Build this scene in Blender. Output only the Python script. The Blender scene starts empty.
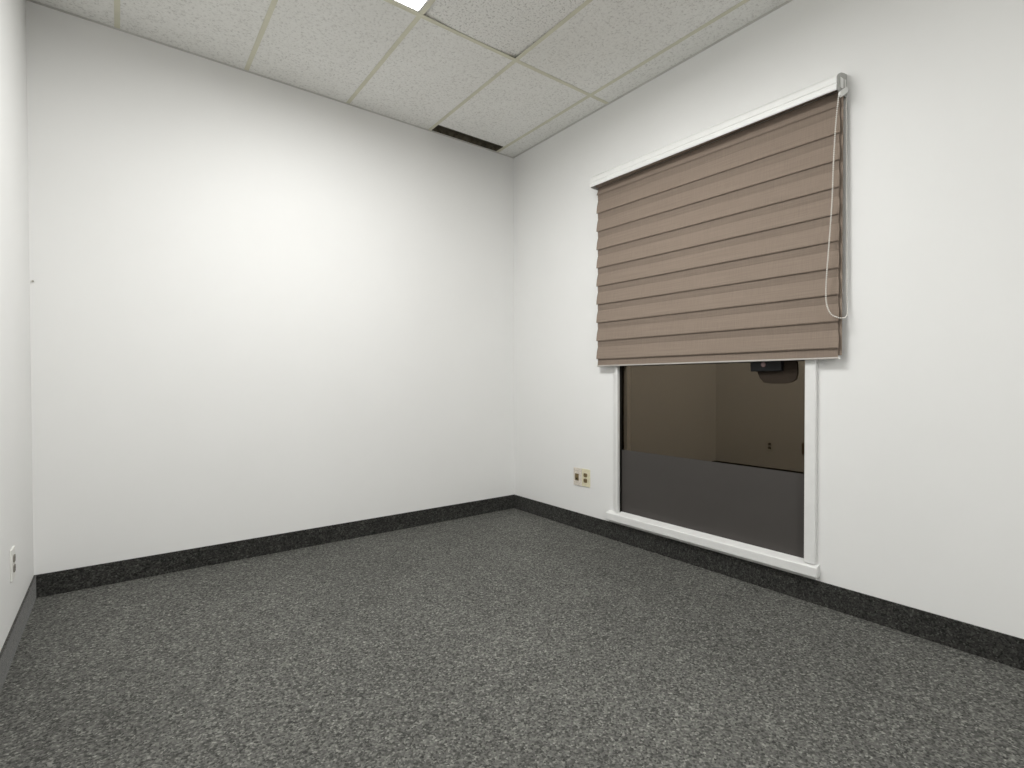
import bpy, bmesh, math, random
from mathutils import Vector, Matrix
random.seed(7)
C = bpy.context.scene.collection
H, W = 2.9098, 2.9697            # ceiling height, room width (x from -W to 0, back wall at y = 0)
BACK = -6.45                     # wall behind the camera
BB = 0.113                       # carpet base height
TX = [-0.177 - 0.61 * k for k in range(5)]          # main tees running away from the camera
TY = [-1.0515, -2.2715, -3.4915, -4.7115, -5.9315]           # cross tees

# ------------------------------------------------------------------ materials
def new_mat(name):
    m = bpy.data.materials.new(name); m.use_nodes = True
    nt = m.node_tree; b = nt.nodes['Principled BSDF']
    return m, nt, b
def N(nt, t, **kw):
    n = nt.nodes.new(t)
    for k, v in kw.items():
        if k in n.inputs: n.inputs[k].default_value = v
        else: setattr(n, k, v)
    return n
def coords(nt, scale=(1, 1, 1)):
    tc = N(nt, 'ShaderNodeTexCoord'); mp = N(nt, 'ShaderNodeMapping'); mp.inputs['Scale'].default_value = scale
    nt.links.new(tc.outputs['Object'], mp.inputs['Vector']); return mp.outputs['Vector']
def noise(nt, vec, scale, detail=2.0, rough=0.5):
    n = N(nt, 'ShaderNodeTexNoise'); n.inputs['Scale'].default_value = scale
    n.inputs['Detail'].default_value = detail; n.inputs['Roughness'].default_value = rough
    nt.links.new(vec, n.inputs['Vector']); return n.outputs['Fac']
def ramp(nt, fac, stops):
    r = N(nt, 'ShaderNodeValToRGB'); e = r.color_ramp.elements
    while len(e) < len(stops): e.new(0.5)
    for i, (p, c) in enumerate(stops):
        e[i].position = p; e[i].color = (c[0], c[1], c[2], 1)
    nt.links.new(fac, r.inputs['Fac']); return r.outputs['Color']
def mixc(nt, fac, a, b, mode='MIX'):
    m = N(nt, 'ShaderNodeMix'); m.data_type = 'RGBA'; m.blend_type = mode
    for sock, v in ((m.inputs[0], fac), (m.inputs[6], a), (m.inputs[7], b)):
        if isinstance(v, (int, float)): sock.default_value = v
        elif isinstance(v, tuple): sock.default_value = (v[0], v[1], v[2], 1)
        else: nt.links.new(v, sock)
    return m.outputs[2]
def bump(nt, b, h, strength, dist):
    n = N(nt, 'ShaderNodeBump'); n.inputs['Strength'].default_value = strength; n.inputs['Distance'].default_value = dist
    nt.links.new(h, n.inputs['Height']); nt.links.new(n.outputs['Normal'], b.inputs['Normal']); return n

def wall_material():
    m, nt, b = new_mat('wall_paint'); v = coords(nt)
    smudge = noise(nt, v, 1.6, 5, 0.6)
    col = ramp(nt, smudge, [(0.3, (0.850, 0.848, 0.834)), (0.7, (0.868, 0.866, 0.853))])
    nt.links.new(col, b.inputs['Base Color']); b.inputs['Roughness'].default_value = 0.55
    b.inputs['Specular IOR Level'].default_value = 0.25
    bump(nt, b, noise(nt, v, 260, 3, 0.6), 0.10, 0.001)
    return m
def carpet_material(name, dark=1.0, sheen=0.0):
    m, nt, b = new_mat(name)
    v = coords(nt)
    mid = noise(nt, v, 60, 4.0, 0.65); wear = noise(nt, v, 0.9, 3, 0.55)
    vo = N(nt, 'ShaderNodeTexVoronoi'); vo.inputs['Scale'].default_value = 165; vo.inputs['Randomness'].default_value = 1.0
    nt.links.new(v, vo.inputs['Vector']); sep = N(nt, 'ShaderNodeSeparateColor'); nt.links.new(vo.outputs['Color'], sep.inputs[0])
    fine = vo.outputs['Distance']
    c1 = ramp(nt, mid, [(0.36, (0.095, 0.095, 0.091)), (0.52, (0.130, 0.1295, 0.1235)), (0.66, (0.175, 0.174, 0.166))])
    c2 = ramp(nt, sep.outputs[0], [(0.0, (0.42, 0.42, 0.42)), (0.45, (0.88, 0.88, 0.88)), (0.86, (1.25, 1.25, 1.24)), (1.0, (1.9, 1.9, 1.87))])
    c = mixc(nt, 1.0, c1, c2, 'MULTIPLY')
    w = ramp(nt, wear, [(0.35, (0.90, 0.90, 0.90)), (0.65, (1.10, 1.10, 1.10))])
    c = mixc(nt, 1.0, c, w, 'MULTIPLY')
    blot = noise(nt, v, 13, 3, 0.6)
    c = mixc(nt, 1.0, c, ramp(nt, blot, [(0.32, (0.91, 0.91, 0.91)), (0.68, (1.08, 1.08, 1.08))]), 'MULTIPLY')
    c = mixc(nt, 1.0, c, (dark, dark, dark * .97), 'MULTIPLY')
    nt.links.new(c, b.inputs['Base Color']); b.inputs['Roughness'].default_value = 1.0
    b.inputs['Specular IOR Level'].default_value = 0.05
    b.inputs['Sheen Weight'].default_value = sheen; b.inputs['Sheen Roughness'].default_value = 0.35
    b.inputs['Sheen Tint'].default_value = (0.8, 0.8, 0.78, 1)
    add = N(nt, 'ShaderNodeMath', operation='SUBTRACT'); nt.links.new(mid, add.inputs[0]); nt.links.new(fine, add.inputs[1])
    bump(nt, b, add.outputs[0], 0.45, 0.004)
    return m
def tile_material(name, coarse):
    m, nt, b = new_mat(name); v = coords(nt)
    pit = noise(nt, v, 92 if coarse else 85, 3.0, 0.65)
    broad = noise(nt, v, 1.2, 2, 0.5)
    lo = 0.55 if coarse else 0.63
    col = ramp(nt, pit, [(0.34 if coarse else 0.30, (lo, lo * 0.985, lo * 0.94)), (0.46, (0.865, 0.86, 0.832)), (0.60, (0.90, 0.895, 0.868))])
    col = mixc(nt, 1.0, col, ramp(nt, broad, [(0.3, (0.96, 0.96, 0.95)), (0.7, (1.03, 1.03, 1.03))]), 'MULTIPLY')
    nt.links.new(col, b.inputs['Base Color']); b.inputs['Roughness'].default_value = 0.95
    b.inputs['Specular IOR Level'].default_value = 0.1
    bump(nt, b, pit, 0.7 if coarse else 0.5, 0.004)
    return m
def plain(name, col, rough=0.5, spec=0.4, metal=0.0, ns=0, amp=0.06, bmp=0.0):
    m, nt, b = new_mat(name); v = coords(nt)
    f = noise(nt, v, ns or 30, 3, 0.6)
    c = ramp(nt, f, [(0.3, tuple(x * (1 - amp) for x in col)), (0.7, tuple(min(1, x * (1 + amp)) for x in col))])
    nt.links.new(c, b.inputs['Base Color'])
    b.inputs['Roughness'].default_value = rough; b.inputs['Specular IOR Level'].default_value = spec
    b.inputs['Metallic'].default_value = metal
    if bmp: bump(nt, b, f, bmp, 0.001)
    return m
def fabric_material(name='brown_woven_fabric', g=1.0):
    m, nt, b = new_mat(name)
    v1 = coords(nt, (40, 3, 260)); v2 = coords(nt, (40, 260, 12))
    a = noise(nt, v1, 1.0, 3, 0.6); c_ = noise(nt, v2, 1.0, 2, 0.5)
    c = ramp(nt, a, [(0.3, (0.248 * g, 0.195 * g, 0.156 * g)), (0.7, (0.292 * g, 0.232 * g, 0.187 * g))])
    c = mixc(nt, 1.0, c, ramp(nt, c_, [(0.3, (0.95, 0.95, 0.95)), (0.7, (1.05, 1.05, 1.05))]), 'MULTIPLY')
    nt.links.new(c, b.inputs['Base Color']); b.inputs['Roughness'].default_value = 0.8
    b.inputs['Specular IOR Level'].default_value = 0.15
    bump(nt, b, a, 0.25, 0.0008)
    return m
def glass_material():
    m, nt, b = new_mat('tinted_window_glass'); nt.nodes.remove(b)
    out = nt.nodes['Material Output']
    tr = N(nt, 'ShaderNodeBsdfTransparent'); tr.inputs['Color'].default_value = (0.45, 0.42, 0.38, 1)
    gl = N(nt, 'ShaderNodeBsdfGlossy'); gl.inputs['Color'].default_value = (1.0, 0.84, 0.64, 1); gl.inputs['Roughness'].default_value = 0.0
    lw = N(nt, 'ShaderNodeLayerWeight'); lw.inputs['Blend'].default_value = 0.5
    pw = N(nt, 'ShaderNodeMath', operation='POWER'); nt.links.new(lw.outputs['Facing'], pw.inputs[0]); pw.inputs[1].default_value = 5
    fr = N(nt, 'ShaderNodeMath', operation='MULTIPLY_ADD'); nt.links.new(pw.outputs[0], fr.inputs[0])   # Schlick reflectance of coated glass
    fr.inputs[1].default_value = 0.895; fr.inputs[2].default_value = 0.105
    mx = N(nt, 'ShaderNodeMixShader')
    nt.links.new(fr.outputs[0], mx.inputs[0]); nt.links.new(tr.outputs[0], mx.inputs[1]); nt.links.new(gl.outputs[0], mx.inputs[2])
    nt.links.new(mx.outputs[0], out.inputs['Surface'])
    return m
def emit_material(name, strength):
    m, nt, b = new_mat(name); v = coords(nt)
    p = N(nt, 'ShaderNodeTexVoronoi'); p.inputs['Scale'].default_value = 90; nt.links.new(v, p.inputs['Vector'])
    c = ramp(nt, p.outputs['Distance'], [(0.0, (1.0, 1.0, 0.99)), (0.8, (0.97, 0.97, 0.96))])
    nt.links.new(c, b.inputs['Emission Color']); b.inputs['Emission Strength'].default_value = strength
    b.inputs['Base Color'].default_value = (0.8, 0.8, 0.8, 1)
    return m

M = dict(
    wall=wall_material(),
    carpet=carpet_material('grey_flecked_carpet'),
    base=carpet_material('carpet_base_strip', dark=0.36, sheen=0.35),
    tile=tile_material('mineral_tile_fine', False), tile2=tile_material('mineral_tile_coarse', True),
    tee=plain('beige_painted_steel', (0.70, 0.685, 0.555), 0.5, 0.3, ns=8),
    angle=plain('grey_wall_angle', (0.66, 0.65, 0.61), 0.6, 0.2, ns=8),
    dark=plain('plenum_dark', (0.13, 0.115, 0.085), 0.9, 0.1, ns=25, amp=0.4),
    slat=plain('dark_bronze_grille', (0.11, 0.098, 0.070), 0.6, 0.3, ns=12, amp=0.25),
    trim=plain('white_trim_paint', (0.82, 0.82, 0.805), 0.4, 0.4, ns=20, amp=0.02),
    pvc=plain('white_plastic', (0.86, 0.86, 0.84), 0.35, 0.5, ns=20, amp=0.02),
    cap=plain('grey_plastic', (0.42, 0.42, 0.40), 0.45, 0.4, ns=20, amp=0.03),
    bronze=plain('black_bronze_frame', (0.012, 0.010, 0.008), 0.45, 0.35, ns=20, amp=0.1),
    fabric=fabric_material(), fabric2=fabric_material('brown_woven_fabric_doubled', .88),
    rail=plain('satin_aluminium', (0.52, 0.49, 0.46), 0.45, 0.4, metal=0.3, ns=20, amp=0.03),
    bead=plain('clear_white_bead', (0.74, 0.71, 0.66), 0.35, 0.4, ns=20, amp=0.02),
    ivory=plain('ivory_plastic', (0.74, 0.69, 0.50), 0.4, 0.4, ns=60, amp=0.08),
    ivory_old=plain('paint_smeared_plastic', (0.74, 0.68, 0.60), 0.5, 0.3, ns=110, amp=0.22),
    brown=plain('aged_brown_plastic', (0.19, 0.14, 0.065), 0.5, 0.3, ns=120, amp=0.3),
    white_sock=plain('white_outlet_plastic', (0.80, 0.79, 0.75), 0.35, 0.5, ns=40, amp=0.03),
    sock_grey=plain('grey_brown_socket', (0.22, 0.20, 0.17), 0.5, 0.3, ns=60, amp=0.1),
    slot=plain('socket_slot_black', (0.02, 0.018, 0.015), 0.6, 0.2),
    steel=plain('screw_steel', (0.45, 0.43, 0.38), 0.35, 0.5, metal=0.9),
    black=plain('black_casing', (0.010, 0.010, 0.011), 0.5, 0.25),
    char=plain('charcoal_shadow_plate', (0.040, 0.031, 0.024), 0.9, 0.05),  # tone of the shadow painted below the sensor box
    lens=plain('pink_lens', (0.30, 0.20, 0.20), 0.2, 0.5),
    film=plain('grey_frosted_film', (0.066, 0.060, 0.056), 0.5, 0.35, ns=3, amp=0.03),
    glass=glass_material(),
    lamp=emit_material('lit_prismatic_diffuser', 3.0),
    lampframe=plain('white_enamel', (0.70, 0.69, 0.65), 0.4, 0.4),
    night=plain('unlit_hall_paint', (0.10, 0.085, 0.07), 0.8, 0.1),
)

# ------------------------------------------------------------------ mesh helpers
def add_box(bm, x0, x1, y0, y1, z0, z1, mi=0):
    xs, ys, zs = sorted((x0, x1)), sorted((y0, y1)), sorted((z0, z1))
    v = [bm.verts.new((x, y, z)) for x in xs for y in ys for z in zs]
    fs = []
    for q in ((0, 1, 3, 2), (4, 6, 7, 5), (0, 4, 5, 1), (2, 3, 7, 6), (0, 2, 6, 4), (1, 5, 7, 3)):
        f = bm.faces.new([v[i] for i in q]); f.material_index = mi; fs.append(f)
    return v
def add_prism(bm, prof, y0, y1, shear=None):
    """closed (x, z) profile extruded along y"""
    a = [bm.verts.new((x, y0, z)) for x, z in prof]; b = [bm.verts.new((x, y1, z)) for x, z in prof]
    n = len(prof)
    for i in range(n):
        bm.faces.new((a[i], a[(i + 1) % n], b[(i + 1) % n], b[i]))
    bm.faces.new(a[::-1]); bm.faces.new(b)
def add_prism_z(bm, prof, z0, z1):
    """closed (x, y) profile extruded along z"""
    a = [bm.verts.new((x, y, z0)) for x, y in prof]; b = [bm.verts.new((x, y, z1)) for x, y in prof]
    n = len(prof)
    for i in range(n):
        bm.faces.new((a[i], a[(i + 1) % n], b[(i + 1) % n], b[i]))
    bm.faces.new(a[::-1]); bm.faces.new(b)
def add_lathe(bm, axis_pt, axis, prof, seg=20):
    """prof: (distance along axis, radius)"""
    ax = Vector(axis).normalized(); t = Vector((0, 0, 1)) if abs(ax.z) < .9 else Vector((1, 0, 0))
    u = ax.cross(t).normalized(); w = ax.cross(u); rings = []
    for d, r in prof:
        rings.append([bm.verts.new(Vector(axis_pt) + ax * d + (u * math.cos(2 * math.pi * i / seg) + w * math.sin(2 * math.pi * i / seg)) * max(r, 1e-5)) for i in range(seg)])
    for A, B in zip(rings, rings[1:]):
        for i in range(seg): bm.faces.new((A[i], A[(i + 1) % seg], B[(i + 1) % seg], B[i]))
    bm.faces.new(rings[0][::-1]); bm.faces.new(rings[-1])
def obj(name, bm, mats, parent=None, bevel=0.0, smooth=False, origin=None):
    bmesh.ops.recalc_face_normals(bm, faces=bm.faces)
    if origin is not None:
        bmesh.ops.translate(bm, verts=bm.verts, vec=-Vector(origin))
    me = bpy.data.meshes.new(name); bm.to_mesh(me); bm.free()
    for m in (mats if isinstance(mats, (list, tuple)) else [mats]): me.materials.append(m)
    if smooth:
        for p in me.polygons: p.use_smooth = True
    o = bpy.data.objects.new(name, me); C.objects.link(o)
    if parent:
        o.parent = parent
        if origin is not None: o.location = Vector(origin)
    elif origin is not None: o.location = origin
    if bevel:
        md = o.modifiers.new('bevel', 'BEVEL'); md.width = bevel; md.segments = 2; md.limit_method = 'ANGLE'
    return o
def struct(name, bm, m, bevel=0.0):
    o = obj(name, bm, m, None, bevel); o['kind'] = 'structure'; return o
def thing(name, label, cat, loc, group=None, kind=None):
    o = bpy.data.objects.new(name, None); o.empty_display_size = 0.05; C.objects.link(o); o.location = loc
    if label: o['label'] = label
    if cat: o['category'] = cat
    if group: o['group'] = group
    if kind: o['kind'] = kind
    return o
def local(bm, root):
    bmesh.ops.translate(bm, verts=bm.verts, vec=-root.location); return bm
def part(name, bm, m, root, bevel=0.0, smooth=False):
    return obj(name, local(bm, root), m, root, bevel, smooth)
def subpart(name, bm, m, root, parent, bevel=0.0, smooth=False):
    return obj(name, local(bm, root), m, parent, bevel, smooth)

# ------------------------------------------------------------------ room shell
bm = bmesh.new(); add_box(bm, -W - .12, .12, BACK - .12, .12, -.1, 0); struct('floor', bm, M['carpet'])
bm = bmesh.new(); add_box(bm, -W - .12, .12, 0, .12, 0, H + .25); wb = struct('wall_back', bm, M['wall'])
bm = bmesh.new(); add_box(bm, -W - .12, -W, BACK, 0, 0, H + .25); struct('wall_left', bm, M['wall'])
bm = bmesh.new(); add_box(bm, -W - .12, .12, BACK - .12, BACK, 0, H + .25); struct('wall_front', bm, M['wall'])
# right wall with the window opening
OY0, OY1, OZ0, OZ1 = -1.138, -2.322, 0.150, 2.235
bm = bmesh.new()
ys = [0, OY0, OY1, BACK]; zs = [0, OZ0, OZ1, H + .25]
for i in range(3):
    for j in range(3):
        if i == 1 and j == 1: continue
        add_box(bm, 0, .12, ys[i], ys[i + 1], zs[j], zs[j + 1])
bmesh.ops.remove_doubles(bm, verts=bm.verts, dist=1e-5)
seen = {}
for f in list(bm.faces):                       # drop the inner walls between the blocks
    k = tuple(sorted(v.index for v in f.verts)) if False else tuple(round(c, 4) for c in f.calc_center_median())
    seen.setdefault(k, []).append(f)
bmesh.ops.delete(bm, geom=[f for fs in seen.values() if len(fs) > 1 for f in fs], context='FACES')
struct('wall_right', bm, M['wall'])

# carpet base along the walls, with a thin bound edge on top
def base_strip(name, prof_fn, *a):
    bm = bmesh.new(); prof_fn(bm, *a); return struct(name, bm, M['base'], 0.0015)
T_ = 0.009
base_strip('baseboard_back', lambda b: add_box(b, -W, 0, -T_, 0, 0, BB))
base_strip('baseboard_left', lambda b: add_box(b, -W, -W + T_, BACK, -T_, 0, BB))
base_strip('baseboard_right', lambda b: add_box(b, -T_, 0, BACK, -T_, 0, BB))
base_strip('baseboard_front', lambda b: add_box(b, -W + T_, -T_, BACK, BACK + T_, 0, BB))

# ------------------------------------------------------------------ ceiling
xe = [0] + TX + [-W]; ye = [0] + TY + [BACK]
LIGHTS = {(3, 1), (4, 4)}                      # (column between xe[3], xe[4]), row
VENT_Y = -0.118
bm = bmesh.new()
for i in range(len(xe) - 1):
    for j in range(len(ye) - 1):
        if (i, j) in LIGHTS: continue
        x0, x1, y0, y1 = xe[i] - .003, xe[i + 1] + .003, ye[j] - .003, ye[j + 1] + .003
        if (i, j) == (1, 0): y0 = VENT_Y
        mi = 1 if j == 1 and i in (2,) else (1 if j >= 1 and (i + j) % 3 == 0 else 0)
        raised = (i, j) == (2, 1)
        nx, ny = (16, 12) if raised else (1, 1)
        g = {}
        for a in range(nx + 1):
            for b_ in range(ny + 1):
                u, v = a / nx, b_ / ny
                dz = 0.0015
                if raised: dz += .012 * abs(2 * u - 1) ** 2.2 * max(0, 1 - v * 2.5) ** 1.5
                g[a, b_] = bm.verts.new((x0 + (x1 - x0) * u, y0 + (y1 - y0) * v, H + dz))
        top = {}
        for a in range(nx):
            for b_ in range(ny):
                f = bm.faces.new((g[a, b_], g[a + 1, b_], g[a + 1, b_ + 1], g[a, b_ + 1])); f.material_index = mi
        # tile edges and back
        ring = [(a, 0) for a in range(nx)] + [(nx, b_) for b_ in range(ny)] + [(a, ny) for a in range(nx, 0, -1)] + [(0, b_) for b_ in range(ny, 0, -1)]
        up = [bm.verts.new(g[k].co + Vector((0, 0, .015))) for k in ring]
        for q in range(len(ring)):
            f = bm.faces.new((g[ring[q]], g[ring[(q + 1) % len(ring)]], up[(q + 1) % len(ring)], up[q])); f.material_index = mi
        f = bm.faces.new(up); f.material_index = mi
bmesh.ops.recalc_face_normals(bm, faces=bm.faces)
ceil = struct('ceiling', bm, [M['tile'], M['tile2']])
fl = .012
bm = bmesh.new()
for x in TX:
    add_box(bm, x - fl, x + fl, -.014, BACK + .014, H - .0008, H + .0012); add_box(bm, x - .001, x + .001, 0, BACK, H + .0012, H + .035)
for y in TY:
    add_box(bm, -.014, -W + .014, y - fl, y + fl, H - .0014, H + .0010); add_box(bm, 0, -W, y - .001, y + .001, H + .0012, H + .035)
obj('tee_grid', bm, M['tee'], ceil)
bm = bmesh.new()
add_box(bm, -W, 0, -.016, 0, H - .0018, H); add_box(bm, -.016, 0, -.016, BACK, H - .0018, H)
add_box(bm, -W, -W + .016, -.016, BACK, H - .0018, H); add_box(bm, -W, 0, BACK, BACK + .016, H - .0018, H)
obj('wall_angle', bm, M['angle'], ceil)
bm = bmesh.new(); add_box(bm, -W - .12, .12, BACK - .12, .12, H + .25, H + .33)
obj('slab', bm, M['dark'], ceil)

# open air slot between two tees against the back wall
v = thing('ceiling_vent', 'narrow dark air slot in the ceiling against the back wall', 'vent', (-.482, -.066, H))
x0, x1, y0, y1 = TX[1] + fl + .001, TX[0] - fl - .001, VENT_Y + .001, -.017
bm = bmesh.new()
for bx in ((x0, x0 + .002, y0, y1), (x1 - .002, x1, y0, y1), (x0, x1, y0, y0 + .002), (x0, x1, y1 - .002, y1)):
    add_box(bm, *bx, H + .001, H + .11)
add_box(bm, x0, x1, y0, y1, H + .11, H + .115); part('air_box', bm, M['dark'], v)
bm = bmesh.new(); n = 4
for k in range(n):
    yy = y0 + (y1 - y0) * (k + .5) / n
    add_box(bm, x0 + .003, x1 - .003, yy - .0015, yy + .0015, H + .03, H + .05)
for k in range(9):
    xx = x0 + (x1 - x0) * (k + .5) / 9
    add_box(bm, xx - .002, xx + .002, y0 + .003, y1 - .003, H + .034, H + .046)
part('grille', bm, M['slat'], v)

# troffers: the lit lens throws its light in the downward cone of a prismatic panel
POWER, SPREAD = 45.0, 174
def troffer(i, j, label):
    x0, x1, y0, y1 = xe[i] - fl, xe[i + 1] + fl, ye[j] - fl, ye[j + 1] + fl
    t = thing('ceiling_light', label, 'ceiling light', ((x0 + x1) / 2, (y0 + y1) / 2, H))
    xs = sorted((x0, x1)); ys_ = sorted((y0, y1)); w = .010
    bm = bmesh.new()
    for b4 in ((xs[0], xs[0] + w, *ys_), (xs[1] - w, xs[1], *ys_), (xs[0] + w, xs[1] - w, ys_[0], ys_[0] + w), (xs[0] + w, xs[1] - w, ys_[1] - w, ys_[1])):
        add_box(bm, *b4, H + .0005, H + .012)
    part('frame', bm, M['lampframe'], t)
    bm = bmesh.new(); add_box(bm, xs[0] + w, xs[1] - w, ys_[0] + w, ys_[1] - w, H + .004, H + .010); df = part('diffuser', bm, M['lamp'], t)
    al = bpy.data.lights.new('tube_light', 'AREA'); al.shape = 'RECTANGLE'; al.size = xs[1] - xs[0] - 2 * w; al.size_y = ys_[1] - ys_[0] - 2 * w
    al.energy = POWER; al.color = (1, 1, .985); al.spread = math.radians(SPREAD)
    lo = bpy.data.objects.new('tube_light', al); C.objects.link(lo); lo.parent = t; lo.location = (0, 0, .003)
    bm = bmesh.new()
    for b4 in ((xs[0], xs[0] + .002, *ys_), (xs[1] - .002, xs[1], *ys_), (xs[0], xs[1], ys_[0], ys_[0] + .002), (xs[0], xs[1], ys_[1] - .002, ys_[1])):
        add_box(bm, *b4, H + .012, H + .1)
    add_box(bm, *xs, *ys_, H + .1, H + .103); part('housing', bm, M['lampframe'], t)
troffer(3, 1, 'lit white rectangular troffer in the ceiling nearest the back wall')
troffer(4, 4, 'added unseen troffer in the ceiling at the near end of the room')  # unseen fixture behind the camera, added to raise the wall brightness

# ------------------------------------------------------------------ window
win = thing('window_1', 'tall window in the right wall with white casing and frosted lower film', None, (0, -1.735, .133), kind='structure')
CT = 2.27                                      # top of casing (behind the blind)
bm = bmesh.new()                               # back (far) side casing: tapered outer half, flat inner half
add_prism_z(bm, [(0, -1.086), (-.002, -1.098), (-.0212, -1.130), (-.023, -1.134), (-.023, -1.143), (-.020, -1.146), (0, -1.146)], .192, CT)
part('side_casing', bm, M['trim'], win, .001)
bm = bmesh.new()
add_prism_z(bm, [(0, -2.311), (-.021, -2.311), (-.023, -2.315), (-.023, -2.356), (-.020, -2.3605), (0, -2.3605)], .192, CT)
part('side_casing', bm, M['trim'], win, .001)
bm = bmesh.new(); add_box(bm, -.023, 0, -1.146, -2.311, 2.22, CT); part('head_casing', bm, M['trim'], win, .001)
bm = bmesh.new()
add_prism(bm, [(.019, .133), (.019, .1955), (-.022, .186), (-.034, .183), (-.037, .179), (-.037, .137), (-.034, .133)], -1.058, -2.374)
# notch for the wall beside the opening
sl = part('sill', bm, M['trim'], win, .0012)
bm = bmesh.new(); add_box(bm, -.008, 0, -1.075, -2.36, .118, .133); part('apron', bm, M['trim'], win)
bm = bmesh.new()
add_box(bm, .0005, .075, -1.138, -1.146, .19, 2.235); add_box(bm, .0, .075, -2.3145, -2.322, .19, 2.235)
add_box(bm, .0005, .075, -1.146, -2.3145, 2.225, 2.235); add_box(bm, .018, .075, -1.146, -2.3145, .152, .192)
part('jamb', bm, M['bronze'], win)
bm = bmesh.new(); add_box(bm, .021, .027, -1.146, -2.3145, .192, 2.225); part('glass_pane', bm, M['glass'], win)
bm = bmesh.new(); add_box(bm, .0195, .021, -1.1475, -2.3125, .1955, .606); part('privacy_film', bm, M['film'], win)

# the small black unit on the glass just below the blind
dv = thing('sensor_unit', 'small black sensor box on the window glass just below the blind', 'sensor', (.021, -2.12, 1.12))
bm = bmesh.new(); add_box(bm, -.007, .0205, -2.035, -2.195, 1.108, 1.19); part('casing', bm, M['black'], dv, .004)
bm = bmesh.new()  # dark plate standing in for the soft shadow around and below the box
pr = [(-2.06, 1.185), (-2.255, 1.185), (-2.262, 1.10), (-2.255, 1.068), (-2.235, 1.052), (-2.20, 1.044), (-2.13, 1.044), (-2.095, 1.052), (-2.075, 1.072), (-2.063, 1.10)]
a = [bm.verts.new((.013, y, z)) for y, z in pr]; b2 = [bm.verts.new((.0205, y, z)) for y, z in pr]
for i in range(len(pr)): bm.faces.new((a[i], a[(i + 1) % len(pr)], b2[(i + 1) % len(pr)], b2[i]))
bm.faces.new(a); bm.faces.new(b2[::-1]); part('shadow_plate', bm, M['char'], dv, .001)
bm = bmesh.new(); add_lathe(bm, (-.0065, -2.105, 1.142), (-1, 0, 0), [(0, .013), (.003, .013), (.006, .009), (.007, .001)]); part('lens', bm, M['lens'], dv, 0, True)

# ------------------------------------------------------------------ roller blind
YL, YR = -.989, -2.463
bl = thing('window_blind', 'brown banded fabric blind with white cassette over the window', 'blind', (0, (YL + YR) / 2, 1.15))
def lr(zl, zr):
    return lambda y: zl + (zr - zl) * (y - YL) / (YR - YL)
def zmap(z):                                    # the cloth hangs very slightly out of level
    t = (z - 1.16) / (2.31 - 1.16)
    return lambda y: z + t * (.009 - .020 * (y - YL) / (YR - YL))
# cloth: ten overlapping soft folds
K = [2.302 - .1216 * k for k in range(10)]      # crease heights
prof = [(-.038, 2.352), (-.042, 2.325), (-.047, K[0] + .004), (-.0475, K[0])]
for k in range(9):
    z0, z1 = K[k], K[k + 1]; h = z0 - z1
    prof += [(-.0425, z0 + .0015), (-.0425, z0 - .003), (-.0415, z0 - h * .18), (-.0400, z0 - h * .345), (-.0412, z0 - h * .355),
             (-.0452, z0 - h * .60), (-.0492, z0 - h * .85), (-.0505, z0 - h * .97), (-.0495, z1)]
prof += [(-.0405, K[9] + .0015), (-.0400, K[9] - .004), (-.0415, K[9] - .025), (-.0435, 1.1655)]
bm = bmesh.new(); nseg = 48; rows = []
for i in range(nseg + 1):
    y = YL + (YR - YL) * i / nseg
    r = []
    for (x, z) in prof:
        e = 0
        if i in (0, nseg):                      # scalloped selvage: folds stand a little proud of the creases
            e = (.0035 if x < -.0435 else -.001) * (1 if i == 0 else -1)
        wob = .0007 * math.sin(y * 9 + z * 5)
        r.append(bm.verts.new((x + wob, y + e, zmap(z)(y))))
    rows.append(r)
for A, B in zip(rows, rows[1:]):
    for q in range(len(prof) - 1):
        f = bm.faces.new((A[q], A[q + 1], B[q + 1], B[q]))
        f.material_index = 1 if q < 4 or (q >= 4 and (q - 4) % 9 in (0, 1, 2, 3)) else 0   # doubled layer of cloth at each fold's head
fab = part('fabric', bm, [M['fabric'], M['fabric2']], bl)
md = fab.modifiers.new('thickness', 'SOLIDIFY'); md.thickness = .0012; md.offset = 1
bm = bmesh.new()                                # backing cloth of the double layer
add_box(bm, -.0345, -.0335, YL - .004, YR - .0115, 1.174, 2.36); part('backing_cloth', bm, M['fabric'], bl)
bm = bmesh.new(); add_lathe(bm, (-.048, YL - .002, 2.385), (0, -1, 0), [(0, .026), (1.461, .026)], 28); part('roller_tube', bm, M['fabric'], bl, 0, True)
bm = bmesh.new()
add_prism(bm, [(-.036, 1.1665), (-.044, 1.1665), (-.0465, 1.1645), (-.0465, 1.1585), (-.044, 1.157), (-.036, 1.157)], YL + .002, YR - .003)
br = part('bottom_rail', bm, M['rail'], bl, .001)
bm = bmesh.new(); add_box(bm, -.0485, -.033, YR - .0031, YR - .0055, 1.156, 1.168); subpart('end_plug', bm, M['pvc'], bl, br, .001)
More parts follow.
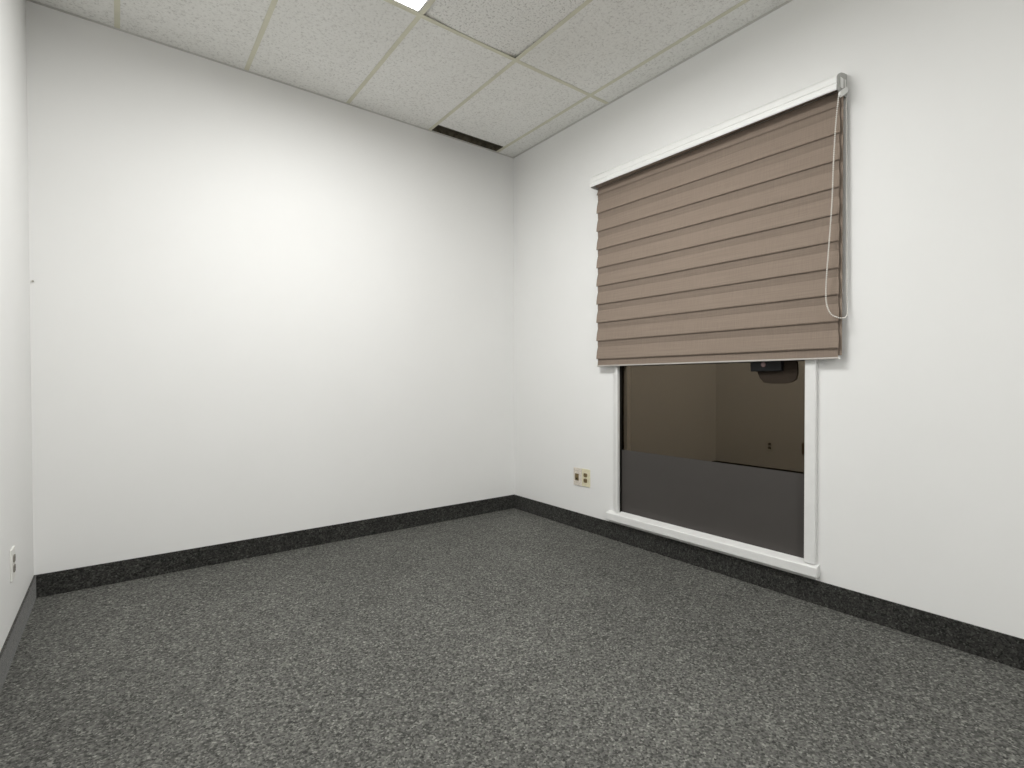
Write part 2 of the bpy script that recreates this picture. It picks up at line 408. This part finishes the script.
# cassette (C shaped cover, open below)
outer = [(-.001, 2.432), (-.030, 2.430), (-.060, 2.422), (-.085, 2.408), (-.096, 2.396), (-.098, 2.392), (-.0985, 2.374), (-.0955, 2.371), (-.0955, 2.367), (-.099, 2.363), (-.099, 2.349), (-.096, 2.345)]
inner = [(-.093, 2.347), (-.093, 2.390), (-.083, 2.403), (-.058, 2.417), (-.030, 2.426), (-.001, 2.428)]
def tilt(bm_, amt=.012):
    for vv in bm_.verts:
        t = (vv.co.y - YL) / (YR - YL)
        vv.co.z += -amt * t + amt + (.006 if vv.co.z > 2.385 else -.004 if vv.co.z < 2.36 else 0)
    return bm_
bm = bmesh.new(); add_prism(bm, outer + inner, -.977, -2.470); part('cassette', tilt(bm, .016), M['pvc'], bl)
bm = bmesh.new(); add_prism(bm, [(-.0005, 2.434)] + outer[1:-1] + [(-.094, 2.343), (-.06, 2.338), (-.0005, 2.338)], -2.4702, -2.4750)
cap = part('end_cap', tilt(bm, .016), M['cap'], bl, .0015)
bm = bmesh.new(); add_prism(bm, [(-.0005, 2.432)] + outer[1:-1] + [(-.094, 2.343), (-.06, 2.34), (-.0005, 2.34)], -.9768, -.9735)
part('end_cap', tilt(bm, .016), M['pvc'], bl, .001)
bm = bmesh.new()
for bx in ((-.070, -.040, -2.4748, -2.477, 2.360, 2.405), (-.024, -.012, -2.4748, -2.4765, 2.355, 2.41)): add_box(bm, *bx)
subpart('bracket', bm, M['pvc'], bl, cap, .002)
bm = bmesh.new()                                # chain drive wheel housing under the end cap
ca, cb, cr = Vector((-.084, 2.320)), Vector((-.020, 2.362)), .0125
dr = (cb - ca).normalized(); base = math.atan2(dr.y, dr.x)
pr = [tuple(cb + Vector((math.cos(base - math.pi / 2 + math.pi * k / 8), math.sin(base - math.pi / 2 + math.pi * k / 8))) * cr) for k in range(9)]
pr += [tuple(ca + Vector((math.cos(base + math.pi / 2 + math.pi * k / 8), math.sin(base + math.pi / 2 + math.pi * k / 8))) * cr) for k in range(9)]
add_prism(bm, pr, -2.4755, -2.486); part('chain_clutch', bm, M['pvc'], bl, .004)
# bead chain: cord with beads, front run, loop and back run
pts = [Vector(p) for p in [(-.090, -2.4765, 2.318), (-.088, -2.465, 2.20), (-.086, -2.456, 2.04), (-.085, -2.450, 1.86), (-.085, -2.440, 1.69),
       (-.085, -2.430, 1.54), (-.085, -2.427, 1.445), (-.084, -2.432, 1.395), (-.080, -2.447, 1.358), (-.070, -2.466, 1.343), (-.054, -2.482, 1.338), (-.036, -2.492, 1.345),
       (-.024, -2.492, 1.37), (-.020, -2.488, 1.44), (-.019, -2.486, 1.69), (-.019, -2.483, 2.05), (-.020, -2.480, 2.325)]]
def catmull(P, n=14):
    out = []
    Q = [P[0] * 2 - P[1]] + P + [P[-1] * 2 - P[-2]]
    for i in range(1, len(Q) - 2):
        for s in range(n):
            t = s / n
            out.append(.5 * ((2 * Q[i]) + (Q[i + 1] - Q[i - 1]) * t + (2 * Q[i - 1] - 5 * Q[i] + 4 * Q[i + 1] - Q[i + 2]) * t * t + (3 * Q[i] - Q[i - 1] - 3 * Q[i + 1] + Q[i + 2]) * t ** 3))
    return out + [P[-1]]
path = catmull(pts)
bm = bmesh.new(); rings = []
for i, p in enumerate(path):
    t = (path[min(i + 1, len(path) - 1)] - path[max(i - 1, 0)]).normalized()
    u = t.cross(Vector((1, .3, 0))).normalized(); w = t.cross(u)
    rings.append([bm.verts.new(p + (u * math.cos(k * math.pi / 3) + w * math.sin(k * math.pi / 3)) * .0012) for k in range(6)])
for A, B in zip(rings, rings[1:]):
    for k in range(6): bm.faces.new((A[k], A[(k + 1) % 6], B[(k + 1) % 6], B[k]))
acc = 0; nxt = 0
for p, q in zip(path, path[1:]):
    L = (q - p).length
    while nxt <= acc + L:
        c = p.lerp(q, (nxt - acc) / L); bmesh.ops.create_icosphere(bm, subdivisions=1, radius=.0038, matrix=Matrix.Translation(c)); nxt += .0082
    acc += L
part('bead_chain', bm, M['bead'], bl, 0, True)

# ------------------------------------------------------------------ outlets
def cover(bm, w, h, d, axis):
    pass
def outlet(label, at, yaw, plate_m, sock_m, w, h, kind='duplex', group=None):
    """built facing local -y at the origin, then turned by yaw; at = centre on the wall"""
    t = thing('wall_outlet', label, 'outlet', at, group); t.rotation_euler = (0, 0, yaw)
    bm = bmesh.new()
    pr = [(-w / 2, 0), (w / 2, 0), (w / 2, -.003), (w / 2 - .004, -.0065), (-w / 2 + .004, -.0065), (-w / 2, -.003)]
    a = [bm.verts.new((x, y, -h / 2)) for x, y in pr]; b_ = [bm.verts.new((x, y, h / 2)) for x, y in pr]
    for i in range(6): bm.faces.new((a[i], a[(i + 1) % 6], b_[(i + 1) % 6], b_[i]))
    bm.faces.new(a[::-1]); bm.faces.new(b_); obj('cover_plate', bm, plate_m, t, .002)
    if kind == 'duplex':
        for s in (1, -1):
            zc = s * .0195
            bm = bmesh.new()
            prf = []
            for k in range(20):
                an = 2 * math.pi * k / 20
                prf.append((max(-.0165, min(.0165, .0185 * math.cos(an))), max(-.0135, min(.0135, .0175 * math.sin(an))) + zc))
            f1 = [bm.verts.new((x, -.006, z)) for x, z in prf]; f2 = [bm.verts.new((x, -.010, z)) for x, z in prf]
            for k in range(20): bm.faces.new((f1[k], f1[(k + 1) % 20], f2[(k + 1) % 20], f2[k]))
            bm.faces.new(f1[::-1]); bm.faces.new(f2); r = obj('receptacle', bm, sock_m, t)
            bm = bmesh.new()
            add_box(bm, -.0072, -.0050, -.0095, -.0103, zc - .001, zc + .008); add_box(bm, .0050, .0072, -.0095, -.0103, zc - .001, zc + .007)
            add_lathe(bm, (0, -.0095, zc - .007), (0, -1, 0), [(0, .0025), (.0008, .0025)], 10)
            obj('slot', bm, M['slot'], r)
        bm = bmesh.new(); add_lathe(bm, (0, -.006, 0), (0, -1, 0), [(0, .0035), (.0012, .003), (.0018, .001)], 12); obj('screw', bm, M['steel'], t)
    else:                                        # old jack plate: square insert with a round socket
        bm = bmesh.new(); add_box(bm, -.017, .017, -.006, -.0115, -.026, .022); ins = obj('jack_insert', bm, sock_m, t, .0015)
        bm = bmesh.new(); add_lathe(bm, (.004, -.0113, -.012), (0, -1, 0), [(0, .0055), (.006, .0055), (.006, .0035)], 14); obj('socket', bm, M['slot'], ins)
        for s in (1, -1):
            bm = bmesh.new(); add_lathe(bm, (0, -.006, s * h * .36), (0, -1, 0), [(0, .0035), (.0012, .003), (.0018, .001)], 12); obj('screw', bm, M['steel'], t)
    return t
# local -y turned to face -x (right wall) needs yaw = -90 degrees; left wall faces +x: yaw = +90 degrees
outlet('paint-smeared jack plate left of the ivory outlet on the window wall', (0, -.753, .373), -math.pi / 2, M['ivory_old'], M['brown'], .078, .126, 'jack')
outlet('ivory outlet with brown sockets beside the jack plate, nearer the window', (0, -.838, .375), -math.pi / 2, M['ivory'], M['brown'], .082, .124)
outlet('white outlet with darker sockets on the left wall near the floor', (-W, -.643, .350), math.pi / 2, M['white_sock'], M['sock_grey'], .078, .122)
outlet('brown outlet on the left wall, seen mirrored at the window edge', (-W, -1.012, .354), math.pi / 2, M['brown'], M['brown'], .075, .118)

# nail left in the back corner
bm = bmesh.new(); add_lathe(bm, (-W + .012, 0, 1.553), (0, -1, 0), [(-.004, .002), (.006, .002), (.0062, .005), (.008, .0045), (.0085, .001)], 12)
nl = obj('nail', bm, M['steel'], None, 0, True, (-W + .012, 0, 1.553)); nl['label'] = 'tiny grey nail in the back wall at the left corner'; nl['category'] = 'nail'

# ------------------------------------------------------------------ camera, world, output
cam = bpy.data.cameras.new('camera'); co = bpy.data.objects.new('camera', cam); C.objects.link(co)
r = Vector((0.79668653, -0.60438894, -0.00214203)); u = Vector((0.00964312, 0.00916745, 0.99991148)); d = Vector((-0.6043158, -0.79663666, 0.01313178))
mt = Matrix((r, u, d)).transposed().to_4x4(); mt.translation = Vector((-2.62952, -3.43863, 1.05980)); co.matrix_world = mt
cam.sensor_width = 36; cam.sensor_fit = 'HORIZONTAL'; cam.lens = 518.737 * 36 / 1024; cam.shift_y = 4.02778 / 1024
cam.clip_start = .02
bpy.context.scene.camera = co
w = bpy.data.worlds.new('night'); w.use_nodes = True; w.node_tree.nodes['Background'].inputs[0].default_value = (1, .8, .6, 1)
w.node_tree.nodes['Background'].inputs[1].default_value = .004; bpy.context.scene.world = w
vs = bpy.context.scene.view_settings
vs.view_transform = 'Standard'; vs.look = 'None'; vs.gamma = 1; vs.use_curve_mapping = False; vs.exposure = 0.0
